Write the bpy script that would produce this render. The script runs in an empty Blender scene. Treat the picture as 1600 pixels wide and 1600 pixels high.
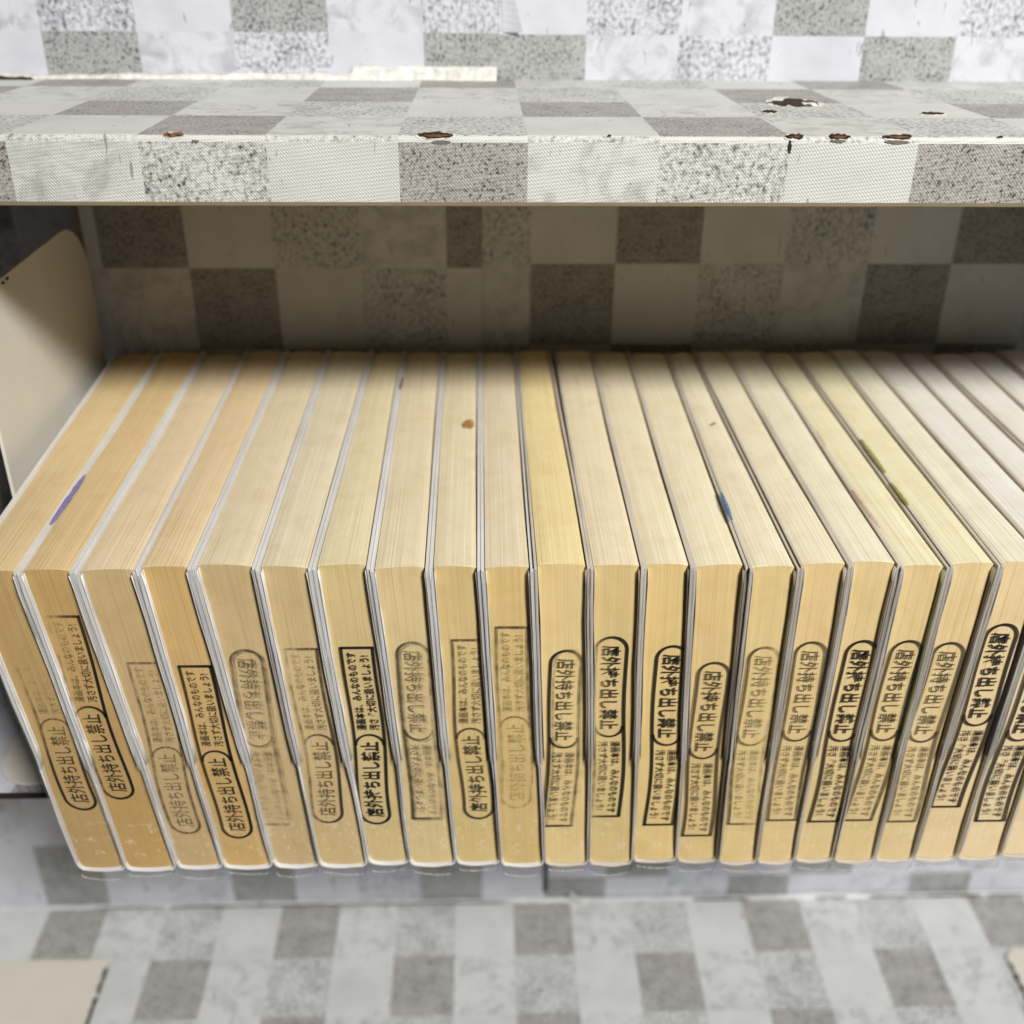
import bpy, math, random
from mathutils import Vector, Matrix

random.seed(7)
S = bpy.context.scene
COL = S.collection
CZ = 1.25                       # camera height; the bookcase hangs at chest height

# ------------------------------------------------------------------ camera
FPX, PITCH, YAW, ROLL = 1733.39, 0.50232, 0.02945, 0.00854
cam_d = bpy.data.cameras.new('camera')
cam = bpy.data.objects.new('camera', cam_d)
COL.objects.link(cam)
S.camera = cam
cy, sy = math.cos(YAW), math.sin(YAW)
FW = Vector((sy * math.cos(PITCH), cy * math.cos(PITCH), -math.sin(PITCH)))
_r0 = Vector((cy, -sy, 0)); _u0 = _r0.cross(FW)
RT = _r0 * math.cos(ROLL) + _u0 * math.sin(ROLL)
UP = -_r0 * math.sin(ROLL) + _u0 * math.cos(ROLL)
M = Matrix.Identity(4)
for i in range(3):
    M[i][0], M[i][1], M[i][2] = RT[i], UP[i], -FW[i]
M[2][3] = CZ
cam.matrix_world = M
cam_d.sensor_width = 36.0
cam_d.lens = 36.0 * FPX / 1600.0
cam_d.clip_start, cam_d.clip_end = 0.01, 50
cam_d.dof.use_dof = True
cam_d.dof.focus_distance = 0.335
cam_d.dof.aperture_fstop = cam_d.lens / 4.4


def at(x, y, ax, val):
    """pixel of the 1600 px photograph -> point on the plane where axis ax equals val (z without CZ)"""
    d = FW * FPX + RT * (x - 800) - UP * (y - 800)
    return d * (val / d[ax])


# ------------------------------------------------------------------ light
S.view_settings.view_transform = 'Standard'
S.view_settings.look = 'None'
S.view_settings.exposure = 0.0
S.view_settings.gamma = 1.0
S.view_settings.use_curve_mapping = False
W = bpy.data.worlds.new('World')
S.world = W
W.use_nodes = True
W.node_tree.nodes['Background'].inputs[0].default_value = (0.86, 0.93, 1.0, 1)
W.node_tree.nodes['Background'].inputs[1].default_value = 0.035
S.cycles.max_bounces = 8
S.cycles.diffuse_bounces = 3
S.cycles.transparent_max_bounces = 24
S.cycles.use_denoising = True
S.cycles.caustics_reflective = False
S.cycles.caustics_refractive = False


def area(name, target, direction, dist, sx, sz, watts, color):
    l = bpy.data.lights.new(name, 'AREA')
    l.shape = 'RECTANGLE'; l.size = sx; l.size_y = sz
    l.energy = watts; l.color = color
    o = bpy.data.objects.new(name, l)
    COL.objects.link(o)
    d = Vector(direction).normalized()
    o.location = Vector(target) + d * dist + Vector((0, 0, CZ))
    o.rotation_euler = (-d).to_track_quat('-Z', 'Y').to_euler()
    o['kind'] = 'helper'
    return o


area('ceiling_lamp', (0.0, 0.33, -0.15), (0.54, -1.0, 0.95), 1.7, 0.34, 0.22, 43, (1.0, 0.965, 0.90))

# ------------------------------------------------------------------ node helpers


class NT:
    def __init__(self, name):
        self.m = bpy.data.materials.new(name)
        self.m.use_nodes = True
        self.t = self.m.node_tree
        self.t.nodes.clear()
        self.out = self.t.nodes.new('ShaderNodeOutputMaterial')

    def n(self, typ, **kw):
        nd = self.t.nodes.new('ShaderNode' + typ)
        for k, v in kw.items():
            setattr(nd, k, v)
        return nd

    def put(self, sock, v):
        if hasattr(v, 'is_output') or hasattr(v, 'links'):
            self.t.links.new(v, sock)
        elif isinstance(v, (tuple, list)) and len(v) == 3 and len(sock.default_value) == 4:
            sock.default_value = (*v, 1)
        else:
            sock.default_value = v

    def math(self, op, a, b=0.0, c=None, clamp=False):
        nd = self.n('Math', operation=op, use_clamp=clamp)
        self.put(nd.inputs[0], a); self.put(nd.inputs[1], b)
        if c is not None:
            self.put(nd.inputs[2], c)
        return nd.outputs[0]

    def mix(self, f, a, b, mode='MIX'):
        nd = self.n('Mix', data_type='RGBA', blend_type=mode)
        self.put(nd.inputs[0], f); self.put(nd.inputs[6], a); self.put(nd.inputs[7], b)
        return nd.outputs[2]

    def ramp(self, x, lo, hi, a=0.0, b=1.0):
        nd = self.n('MapRange', clamp=True)
        for i, v in enumerate((x, lo, hi, a, b)):
            self.put(nd.inputs[i], v)
        return nd.outputs[0]

    def noise(self, vec, scale, detail=2.0, rough=0.5, dist=0.0):
        nd = self.n('TexNoise')
        self.put(nd.inputs['Vector'], vec)
        nd.inputs['Scale'].default_value = scale
        nd.inputs['Detail'].default_value = detail
        nd.inputs['Roughness'].default_value = rough
        nd.inputs['Distortion'].default_value = dist
        return nd.outputs[0]

    def vscale(self, vec, s):
        nd = self.n('Mapping')
        self.put(nd.inputs[0], vec)
        nd.inputs['Scale'].default_value = s
        return nd.outputs[0]

    def uv(self, name='UVMap'):
        return self.n('UVMap', uv_map=name).outputs[0]

    def xyz(self, vec):
        nd = self.n('SeparateXYZ'); self.put(nd.inputs[0], vec)
        return nd.outputs

    def bump(self, h, strength, dist):
        nd = self.n('Bump')
        nd.inputs['Strength'].default_value = strength
        nd.inputs['Distance'].default_value = dist
        self.put(nd.inputs['Height'], h)
        return nd.outputs[0]

    def bsdf(self, color, rough=0.5, normal=None, spec=0.5, **kw):
        b = self.n('BsdfPrincipled')
        self.put(b.inputs['Base Color'], color)
        self.put(b.inputs['Roughness'], rough)
        b.inputs['Specular IOR Level'].default_value = spec
        if normal is not None:
            self.put(b.inputs['Normal'], normal)
        for k, v in kw.items():
            self.put(b.inputs[k], v)
        return b.outputs[0]

    def done(self, sh):
        self.t.links.new(sh, self.out.inputs[0])
        return self.m


def lin(r, g, b):
    f = lambda c: (c / 255 / 12.92) if c / 255 <= 0.04045 else ((c / 255 + 0.055) / 1.055) ** 2.4
    return (f(r), f(g), f(b))


# ------------------------------------------------------------------ materials
def wallpaper(name, white, taupe, weave=1.0, speck=1.0):
    """checked vinyl wallpaper: the tile kind comes from the mesh (R mottled, G coarse speckle, B dark fine speckle)"""
    t = NT(name)
    uv = t.uv()                                   # millimetres on the sheet
    k = t.n('SeparateColor'); t.put(k.inputs[0], t.n('Attribute', attribute_name='kind').outputs['Color'])
    R, G, B = k.outputs
    # white tile with faint clouds
    cl = t.noise(uv, 0.055, 4, 0.55, 0.4)
    c = t.mix(t.ramp(cl, 0.42, 0.75), white, tuple(x * 0.88 for x in white))
    # mottled tile: grey clouds and stray flecks
    m1 = t.ramp(t.noise(uv, 0.11, 5, 0.62, 0.8), 0.45, 0.78)
    cm = t.mix(m1, white, tuple(x * 0.55 for x in white))
    fl = t.ramp(t.noise(t.vscale(uv, (1, 0.6, 1)), 0.55, 3, 0.6), 0.655, 0.72)
    cm = t.mix(t.math('MULTIPLY', fl, 0.7), cm, taupe)
    # coarse speckle
    zone = t.ramp(t.noise(uv, 0.07, 2, 0.5), 0.30, 0.72, -0.04, 0.05)
    s1 = t.math('ADD', t.noise(t.vscale(uv, (1.0, 0.8, 1)), 0.72 * speck, 5, 0.66, 0.35), zone)
    cg = t.mix(t.ramp(s1, 0.43, 0.60), tuple(x * 1.02 for x in white), tuple(x * 0.52 for x in white))
    cg = t.mix(t.ramp(s1, 0.595, 0.675), cg, tuple(x * 0.20 for x in taupe))
    # dark fine speckle
    z2 = t.ramp(t.noise(uv, 0.12, 3, 0.55), 0.3, 0.7, -0.04, 0.05)
    s2 = t.math('ADD', t.noise(t.vscale(uv, (1.0, 0.8, 1)), 1.02 * speck, 5, 0.72, 0.3), z2)
    cd = t.mix(t.ramp(s2, 0.36, 0.56), tuple(x * 1.50 for x in taupe), tuple(x * 1.02 for x in taupe))
    cd = t.mix(t.ramp(s2, 0.545, 0.635), cd, tuple(x * 0.12 for x in taupe))
    c = t.mix(R, c, cm); c = t.mix(G, c, cg); c = t.mix(B, c, cd)
    # overall grime, a few hair scratches
    c = t.mix(t.ramp(t.noise(uv, 0.02, 3, 0.6), 0.5, 0.8, 0, 0.25), c, (0.55, 0.54, 0.50), 'MULTIPLY')
    sc = t.ramp(t.noise(t.vscale(uv, (0.5, 0.10, 1)), 0.9, 1, 0.3, 1.2), 0.745, 0.765)
    c = t.mix(t.math('MULTIPLY', sc, 0.65), c, (0.16, 0.15, 0.14))
    # woven emboss: short slanted stitches
    x, y, _ = t.xyz(uv)
    w1 = t.math('SINE', t.math('MULTIPLY', t.math('ADD', x, t.math('MULTIPLY', y, 0.85)), 2 * math.pi / 0.92))
    w2 = t.math('SINE', t.math('MULTIPLY', t.math('SUBTRACT', y, t.math('MULTIPLY', x, 0.12)), 2 * math.pi / 1.05))
    h = t.math('MULTIPLY', t.math('ADD', w1, 1), t.math('ADD', w2, 1.25))
    h = t.math('ADD', h, t.math('MULTIPLY', t.noise(uv, 2.2, 2), 1.5))
    c = t.mix(t.ramp(h, 0.6, 2.4, 0.22 * weave, 0.0), c, tuple(x * 0.35 for x in taupe))
    nb = t.bump(h, 0.35 * weave, 0.00009)
    return t.done(t.bsdf(c, t.ramp(cl, 0.3, 0.7, 0.42, 0.56), nb, 0.35))


WP_SHELF = wallpaper('wallpaper_shelf', (0.69, 0.71, 0.69), (0.345, 0.33, 0.318))
WP_WALL = wallpaper('wallpaper_wall', (0.665, 0.685, 0.77), (0.33, 0.34, 0.345), 0.7, 0.85)
WP_MID = wallpaper('wallpaper_recess_shaded', (0.57, 0.56, 0.54), (0.235, 0.225, 0.205), 0.7, 0.85)  # same paper, darker and warmer: the recess shade is partly in this colour
WP_FLOOR = wallpaper('wallpaper_low', (0.70, 0.73, 0.745), (0.37, 0.36, 0.352), 0.6, 0.9)


def plain(name, color, rough=0.5, nscale=60, namp=0.12, bump=0.2, bd=0.0002, spec=0.4):
    t = NT(name)
    co = t.n('TexCoord').outputs['Object']
    n1 = t.noise(co, nscale, 4, 0.6)
    c = t.mix(t.ramp(n1, 0.35, 0.7), tuple(min(1, x * (1 + namp * .5)) for x in color), tuple(x * (1 - namp) for x in color))
    return t.done(t.bsdf(c, rough, t.bump(t.noise(co, nscale * 14, 3), bump, bd), spec))


CARD = plain('bare_cardboard', (0.30, 0.235, 0.15), 0.8, 90)
BOARD_EDGE = plain('dark_board_edge', (0.030, 0.018, 0.013), 0.7, 120)
TORN_WHITE = plain('torn_paper_fibre', (0.78, 0.77, 0.735), 0.9, 300, 0.25, 0.6, 0.0004)
TORN_BROWN = plain('torn_brown_board', (0.055, 0.028, 0.015), 0.9, 900, 0.5, 0.8, 0.0004)
TORN_TAN = plain('torn_tan_fibre', (0.30, 0.165, 0.075), 0.9, 900, 0.5, 0.8, 0.0004)
CREAM = plain('cream_enamel', (0.71, 0.68, 0.61), 0.42, 25, 0.06, 0.08, 0.0001, 0.45)
CREAM_RIM = plain('cream_enamel_rim', (0.80, 0.76, 0.68), 0.4, 60, 0.06, 0.1)
CHIPPED = plain('chipped_dark_metal', (0.035, 0.03, 0.026), 0.6, 200, 0.4)
COVER = plain('white_cover_card', (0.74, 0.735, 0.735), 0.38, 35, 0.10, 0.06, 0.0001, 0.5)


COVER_SHADED = plain('shaded_cover_card', (0.62, 0.565, 0.49), 0.4, 35, 0.15, 0.06, 0.0001, 0.5)  # cover card with the shade of the right-hand edges put into its colour


def sheet_mat(name, color, rough=0.4):
    return plain(name, color, rough, 40, 0.15, 0.05, 0.0001, 0.5)


def page_mat(name, fore, head, seed):
    """cut page edges: streaks that run along the leaves; u = mm across the leaves, v = mm along them"""
    t = NT(name)
    uv = t.uv()
    u, v, _ = t.xyz(uv)
    vs = t.n('CombineXYZ'); t.put(vs.inputs[0], t.math('ADD', u, seed * 31.7)); t.put(vs.inputs[1], t.math('MULTIPLY', v, 0.007))
    fine = t.noise(vs.outputs[0], 2.7, 3, 0.75)
    vm = t.n('CombineXYZ'); t.put(vm.inputs[0], t.math('ADD', u, seed * 17.3)); t.put(vm.inputs[1], t.math('MULTIPLY', v, 0.012))
    broad = t.noise(vm.outputs[0], 0.75, 3, 0.6)
    vl = t.n('CombineXYZ'); t.put(vl.inputs[0], t.math('ADD', u, seed * 5.1)); t.put(vl.inputs[1], t.math('MULTIPLY', v, 0.0016))
    lines = t.noise(vl.outputs[0], 3.0, 1, 0.5)
    blot = t.noise(t.n('Mapping').outputs[0], 1)  # placeholder, re-linked below
    mp = t.n('Mapping'); t.put(mp.inputs[0], uv); mp.inputs['Location'].default_value = (seed * 13.0, seed * 7.0, 0)
    blot = t.noise(mp.outputs[0], 0.075, 5, 0.65, 0.5)
    isfore = t.ramp(t.n('Attribute', attribute_name='fore').outputs['Fac'], 0, 1)
    vt = t.n('CombineXYZ'); t.put(vt.inputs[0], t.math('ADD', u, seed * 23.9)); t.put(vt.inputs[1], t.math('MULTIPLY', v, 0.0025))
    top = t.noise(vt.outputs[0], 1.7, 3, 0.7)
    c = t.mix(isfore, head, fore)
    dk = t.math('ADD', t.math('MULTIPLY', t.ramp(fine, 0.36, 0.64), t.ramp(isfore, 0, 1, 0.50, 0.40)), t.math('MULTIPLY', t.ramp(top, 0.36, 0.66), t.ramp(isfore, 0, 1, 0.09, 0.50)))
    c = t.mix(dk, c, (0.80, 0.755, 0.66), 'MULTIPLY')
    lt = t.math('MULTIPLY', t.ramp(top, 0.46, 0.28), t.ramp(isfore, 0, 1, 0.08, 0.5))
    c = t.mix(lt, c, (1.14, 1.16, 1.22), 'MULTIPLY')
    c = t.mix(t.ramp(broad, 0.35, 0.7, 0.0, 0.15), c, (0.92, 0.89, 0.82), 'MULTIPLY')
    c = t.mix(t.math('MULTIPLY', t.ramp(lines, 0.655, 0.70), t.ramp(isfore, 0, 1, 0.62, 0.95)), c, (0.66, 0.58, 0.46), 'MULTIPLY')
    c = t.mix(t.ramp(blot, 0.45, 0.75, 0.0, 0.6), c, (0.86, 0.81, 0.70), 'MULTIPLY')
    # pale rubbed scuffs low on the head edge
    sc = t.n('TexVoronoi', feature='DISTANCE_TO_EDGE')
    wv = t.n('Mapping'); t.put(wv.inputs[0], uv); wv.inputs['Location'].default_value = (seed * 3.7, seed, 0)
    wn = t.n('TexNoise'); t.put(wn.inputs[0], wv.outputs[0]); wn.inputs['Scale'].default_value = 0.35
    wa = t.n('VectorMath', operation='MULTIPLY_ADD'); t.put(wa.inputs[0], wn.outputs[1]); wa.inputs[1].default_value = (5, 5, 5); t.put(wa.inputs[2], wv.outputs[0])
    t.put(sc.inputs['Vector'], wa.outputs[0]); sc.inputs['Scale'].default_value = 0.17
    band = t.math('MULTIPLY', t.ramp(v, 3.0, 8.0), t.ramp(v, 17.0, 24.0, 1, 0))
    band = t.math('MULTIPLY', band, t.ramp(t.noise(wv.outputs[0], 0.22, 2), 0.5, 0.62))
    c = t.mix(t.math('MULTIPLY', t.math('MULTIPLY', t.ramp(sc.outputs[0], 0.0, 0.10, 1, 0), band), 0.55), c, (0.80, 0.70, 0.52))
    h = t.math('ADD', t.math('MULTIPLY', fine, 1.0), t.math('MULTIPLY', lines, 0.7))
    return t.done(t.bsdf(c, 0.75, t.bump(h, 0.25, 0.0002), 0.2))


def sleeve_mat():
    t = NT('clear_plastic_sleeve')
    co = t.n('TexCoord').outputs['Object']
    nb = t.bump(t.noise(co, 160, 3, 0.6, 0.6), 0.35, 0.0008)
    gl = t.n('BsdfGlossy'); gl.inputs['Color'].default_value = (1, 1, 1, 1); gl.inputs['Roughness'].default_value = 0.16
    t.put(gl.inputs['Normal'], nb)
    tr = t.n('BsdfTransparent'); tr.inputs[0].default_value = (0.95, 0.955, 0.96, 1)
    fr = t.n('Fresnel'); fr.inputs[0].default_value = 1.45; t.put(fr.inputs['Normal'], nb)
    mx = t.n('MixShader'); t.put(mx.inputs[0], t.math('MINIMUM', t.math('MULTIPLY', fr.outputs[0], 0.8), 0.09)); t.put(mx.inputs[1], tr.outputs[0]); t.put(mx.inputs[2], gl.outputs[0])
    return t.done(mx.outputs[0])


def sleeve_rim_mat():
    t = NT('sleeve_edge_plastic')
    tr = t.n('BsdfTransparent'); tr.inputs[0].default_value = (0.93, 0.94, 0.95, 1)
    co = t.n('TexCoord').outputs['Object']
    pr = t.bsdf((0.66, 0.63, 0.59), 0.22, t.bump(t.noise(co, 420, 3), .4, .0004), 0.7)
    mx = t.n('MixShader'); t.put(mx.inputs[0], t.ramp(t.noise(t.vscale(co, (900, 200, 60)), 1.0, 3), .35, .65, .12, .42))
    t.put(mx.inputs[1], tr.outputs[0]); t.put(mx.inputs[2], pr)
    return t.done(mx.outputs[0])


def ink_mat():
    t = NT('rubber_stamp_ink')
    a = t.n('Attribute', attribute_name='ink').outputs['Fac']
    uv = t.uv()
    g = t.noise(uv, 3.6, 3, 0.7)
    g2 = t.noise(uv, 0.35, 2, 0.5)
    fib = t.noise(t.vscale(uv, (0.10, 2.6, 1)), 1.0, 3, 0.7)            # ink skips along the leaves
    need = t.math('ADD', t.math('ADD', t.math('MULTIPLY', g, 0.55), t.math('MULTIPLY', g2, 0.55)), t.math('MULTIPLY', t.math('SUBTRACT', fib, 0.5), 0.9))
    cov = t.ramp(t.math('SUBTRACT', t.math('MULTIPLY', a, 1.05), need), -0.30, 0.12)
    al = t.math('MULTIPLY', cov, t.ramp(a, 0.0, 1.0, 0.22, 0.94))
    tr = t.n('BsdfTransparent')
    pr = t.bsdf((0.012, 0.013, 0.016), 0.6, None, 0.2)
    mx = t.n('MixShader'); t.put(mx.inputs[0], al); t.put(mx.inputs[1], tr.outputs[0]); t.put(mx.inputs[2], pr)
    return t.done(mx.outputs[0])


def tint_mat(name, color, op):
    t = NT(name)
    uv = t.n('TexCoord').outputs['Object']
    tr = t.n('BsdfTransparent')
    pr = t.bsdf(color, 0.5, None, 0.3)
    mx = t.n('MixShader')
    t.put(mx.inputs[0], t.ramp(t.noise(uv, 900, 3, 0.6), 0.3, 0.6, op * 0.6, op))
    t.put(mx.inputs[1], tr.outputs[0]); t.put(mx.inputs[2], pr)
    return t.done(mx.outputs[0])


SLEEVE, RIM, INK = sleeve_mat(), sleeve_rim_mat(), ink_mat()

# ------------------------------------------------------------------ mesh helpers


class MB:
    def __init__(self):
        self.v, self.f, self.mi, self.uv, self.col = [], [], [], [], []

    def vert(self, p):
        self.v.append((p[0], p[1], p[2])); return len(self.v) - 1

    def face(self, idx, mi=0, uv=None, col=None):
        self.f.append(tuple(idx)); self.mi.append(mi); self.uv.append(uv); self.col.append(col)

    def quad(self, a, b, c, d, mi=0, uv=None, col=None):
        self.face([self.vert(p) for p in (a, b, c, d)], mi, uv, col)

    def box(self, x0, x1, y0, y1, z0, z1, mi=0):
        p = [self.vert((x, y, z)) for z in (z0, z1) for y in (y0, y1) for x in (x0, x1)]
        for q in ((0, 2, 3, 1), (4, 5, 7, 6), (0, 1, 5, 4), (2, 6, 7, 3), (0, 4, 6, 2), (1, 3, 7, 5)):
            self.face([p[i] for i in q], mi)

    def build(self, name, mats, parent=None, smooth=False, origin=None):
        me = bpy.data.meshes.new(name)
        o = Vector(origin) if origin is not None else Vector((0, 0, 0))
        me.from_pydata([(p[0] - o.x, p[1] - o.y, p[2] - o.z) for p in self.v], [], self.f)
        for m in (mats if isinstance(mats, (list, tuple)) else [mats]):
            me.materials.append(m)
        for p, mi in zip(me.polygons, self.mi):
            p.material_index = mi
            p.use_smooth = smooth
        if any(u is not None for u in self.uv):
            ul = me.uv_layers.new(name='UVMap')
            for p, u in zip(me.polygons, self.uv):
                if u:
                    for li, c in zip(p.loop_indices, u):
                        ul.data[li].uv = c
        if any(c is not None for c in self.col):
            cl = me.color_attributes.new('kind', 'FLOAT_COLOR', 'CORNER')
            for p, c in zip(me.polygons, self.col):
                for li in p.loop_indices:
                    cl.data[li].color = (*(c or (0, 0, 0)), 1)
        me.validate()
        ob = bpy.data.objects.new(name, me)
        COL.objects.link(ob)
        if parent is not None:
            ob.parent = parent
            w = Vector((0, 0, 0)); q = parent
            while q is not None:
                w += q.location; q = q.parent
            ob.location = o + Vector((0, 0, CZ)) - w
        else:
            ob.location = o + Vector((0, 0, CZ))
        return ob


def empty(name, loc, label, cat, group=None):
    e = bpy.data.objects.new(name, None)
    e.empty_display_size = 0.02
    COL.objects.link(e)
    e.location = Vector(loc) + Vector((0, 0, CZ))
    e['label'] = label; e['category'] = cat
    if group:
        e['group'] = group
    return e


KIND = {'w': (0, 0, 0), 'l': (1, 0, 0), 'c': (0, 1, 0), 'd': (0, 0, 1), 'r': (0, 0.75, 0)}
SEQ = 'dlcw'

# ------------------------------------------------------------------ the bookcase
T = 0.03667                      # side of one printed check
WY = 0.470                       # wall plane
SHF = 0.3227                     # front of the shelves
ZT0, ZT1 = -0.0572, -0.0618      # top of the upper shelf, front and back
ZB = -0.0772                     # underside of the upper shelf
ZM = -0.2978                     # top of the middle shelf
ZL = -0.5230                     # top of the lower shelf
XL_, XR_ = -0.62, 0.66

case = empty('bookcase', (0, WY, ZL), 'bookcase covered in grey and white checked wallpaper, with three shelves and torn edges', 'bookcase')


def wall_sheet(name, xe, ze, rows, mat, y, mirror=False, th=0.0012):
    """flat sheet of checks on the wall; rows top to bottom, one letter per check"""
    mb = MB()
    for r in range(len(ze) - 1):
        for c in range(len(xe) - 1):
            x0, x1, z1, z0 = xe[c], xe[c + 1], ze[r], ze[r + 1]
            k = rows[r][c % len(rows[r])]
            uv = [(x0 * 1000, z0 * 1000), (x1 * 1000, z0 * 1000), (x1 * 1000, z1 * 1000), (x0 * 1000, z1 * 1000)]
            mb.quad((x0, y, z0), (x1, y, z0), (x1, y, z1), (x0, y, z1), 0, uv, KIND[k])
    a, b, z1, z0 = xe[0], xe[-1], ze[0], ze[-1]
    e = y + th
    mb.quad((b, y, z0), (b, e, z0), (b, e, z1), (b, y, z1), 1)
    mb.quad((a, e, z0), (a, y, z0), (a, y, z1), (a, e, z1), 1)
    mb.quad((a, e, z0), (b, e, z0), (b, y, z0), (a, y, z0), 1)
    return mb.build(name, [mat, TORN_WHITE], case)


def wx(px, py, y=WY):
    return at(px, py, 1, y)[0]


def wz(py, y=WY, px=800):
    return at(px, py, 1, y)[2]


# back board behind the paper
mb = MB()
mb.box(-0.172, XR_, WY + 0.0022, WY + 0.010, ZM, ZB - 0.001)
mb.box(XL_, XR_, WY + 0.0022, WY + 0.010, ZT1 - 0.004, 0.16)
mb.box(XL_, XR_, WY + 0.0022, WY + 0.010, ZL - 0.03, ZM - 0.004)
mb.build('back_board', CARD, case)
# the darker recess past the end of the back board
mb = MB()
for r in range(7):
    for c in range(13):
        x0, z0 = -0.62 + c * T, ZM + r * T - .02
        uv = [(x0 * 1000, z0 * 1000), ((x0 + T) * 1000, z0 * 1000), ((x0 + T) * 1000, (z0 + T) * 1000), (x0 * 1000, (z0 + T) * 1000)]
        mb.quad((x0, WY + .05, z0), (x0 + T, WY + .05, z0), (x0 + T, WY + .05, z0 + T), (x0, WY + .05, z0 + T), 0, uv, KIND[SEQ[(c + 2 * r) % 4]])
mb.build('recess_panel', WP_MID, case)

# upper wall: two sheets with a seam, the left one lying proud
xs_ = wx(781, 60, .4665)
xe = [wx(70, 85, .4665) + i * T for i in range(-8, 5)]
xe = [x for x in xe if x < xs_ - .004] + [xs_]
zr = wz(52, .4665)
rowA = ''.join(SEQ[(c - 8 - 2) % 4] for c in range(len(xe) - 1))
rowB = ''.join(SEQ[(c - 8) % 4] for c in range(len(xe) - 1))
zz = [zr + 3 * T, zr + 2 * T, zr + T, zr, wz(121, .4665)]
wall_sheet('wallpaper_sheet', xe, zz, [rowA, rowB, rowA, rowB], WP_WALL, .4665, th=0.003)
x0 = wx(915, 85)
xe = [wx(780, 60) - .002] + [x0 + i * T for i in range(0, 18)]
zr = wz(54)
zz = [zr + 3 * T, zr + 2 * T, zr + T, zr, ZT1 - .004]
wall_sheet('wallpaper_sheet', xe, zz, ['wcldwcldwcldwcldwcld', 'dlcwdlcwdlcwdlcwdlcw', 'wcldwcldwcldwcldwcld', 'dlcwdlcwdlcwdlcwdlcw'], WP_WALL, WY)

# recess wall behind the books
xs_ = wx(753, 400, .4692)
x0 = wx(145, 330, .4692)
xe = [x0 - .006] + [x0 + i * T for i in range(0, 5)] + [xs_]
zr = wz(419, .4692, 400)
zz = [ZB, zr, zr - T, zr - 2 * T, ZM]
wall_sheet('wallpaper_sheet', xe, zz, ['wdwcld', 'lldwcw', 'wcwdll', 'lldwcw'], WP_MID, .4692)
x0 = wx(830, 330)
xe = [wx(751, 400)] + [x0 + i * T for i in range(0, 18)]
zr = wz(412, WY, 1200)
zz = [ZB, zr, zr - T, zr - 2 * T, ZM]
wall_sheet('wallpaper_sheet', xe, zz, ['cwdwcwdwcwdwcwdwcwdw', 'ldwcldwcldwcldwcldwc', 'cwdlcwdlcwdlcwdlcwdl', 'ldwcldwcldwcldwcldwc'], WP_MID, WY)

# wall above the lower shelf
x0 = wx(850, 1385)
xe = [x0 - 17 * T + i * T for i in range(18)]
zr = ZL + .012
zz = [ZM - .004] + [zr + i * T for i in range(5, -1, -1)] + [ZL]
wall_sheet('wallpaper_sheet', xe, zz, ['cdwlcwdl', 'lwdcwldw', 'dwlcdwlc', 'cdwlcwdl', 'lwdcwldw', 'wdwldwcd', 'wdwldwcd'], WP_WALL, WY)
xe = [x0 + i * T for i in range(18)]
zr = ZL + .017
zz = [ZM - .004] + [zr + i * T for i in range(5, -1, -1)] + [ZL]
wall_sheet('wallpaper_sheet', xe, zz, ['cdwlcwdl', 'lwdcwldw', 'dwlcdwlc', 'cdwlcwdl', 'lwdcwldw', 'wdlwdwll', 'dwldwldw'], WP_WALL, WY + .0008)

# upper shelf board: profile swept along x
cols = [at(px, 222, 1, SHF)[0] for px in (8, 215, 415, 622, 825, 1031, 1235, 1436)]
cols = [cols[0] - T * (8 - i) for i in range(8)] + cols + [cols[-1] + T * (i + 1) for i in range(10)]
base_c = 8                                     # column that starts at pixel 8
yr = [at(700, p, 2, (ZT0 * (1 - f) + ZT1 * f))[1] for p, f in ((182, .27), (159, .5), (137, .78))]


def ztop(y):
    f = (y - SHF) / (WY - SHF)
    return ZT0 + (ZT1 - ZT0) * f


prof = []                                       # (y, z, arclength, row id)
ys = [WY + .002, yr[2], yr[1], yr[0]]
rr = 0.0016
pts = [(ys[0], 0), (ys[1], 0), (ys[2], 0), (ys[3], 0), (SHF + rr, 0)]
prof = [(y, ztop(y)) for y, _ in pts]
rid = ['4', '3', '2', '1']
for k in range(1, 7):
    a = k / 6 * math.pi / 2
    prof.append((SHF + rr - rr * math.sin(a), ztop(SHF) - rr + rr * math.cos(a)))
    rid.append('1' if k <= 2 else 'R')
prof.append((SHF - .0001, ZT0 - .0018)); rid.append('R')
prof.append((SHF, ZB + .0016)); rid.append('F')
prof.append((SHF + .0003, ZB + .0005)); rid.append('U')
prof.append((SHF + .0016, ZB)); rid.append('U')
prof.append((WY + .002, ZB - .0005)); rid.append('U')
dark = {'4': 3, '3': 2, '2': 0, '1': 1, 'F': 3}
mb = MB()
arc = [0]
for i in range(1, len(prof)):
    arc.append(arc[-1] + math.hypot(prof[i][0] - prof[i - 1][0], prof[i][1] - prof[i - 1][1]))
for i in range(len(prof) - 1):
    for c in range(len(cols) - 1):
        a, b = cols[c], cols[c + 1]
        r = rid[i]
        if r == 'R':
            k = 'r' if SEQ[(c - base_c + 1 - dark['F']) % 4] in 'dc' else 'w'
        elif r == 'U':
            k = 'w'
        else:
            off = 0
            k = SEQ[(c - base_c + off - dark[r]) % 4] if r != 'F' else SEQ[(c - base_c + 1) % 4]
        (y0, z0), (y1, z1) = prof[i], prof[i + 1]
        u0, u1, v0, v1 = a * 1000, b * 1000, -arc[i] * 1000, -arc[i + 1] * 1000
        mb.quad((a, y0, z0), (a, y1, z1), (b, y1, z1), (b, y0, z0), 1 if r == 'U' else 0,
                [(u0, v0), (u0, v1), (u1, v1), (u1, v0)], KIND[k])
upper = mb.build('upper_shelf', [WP_SHELF, CARD], case)

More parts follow.
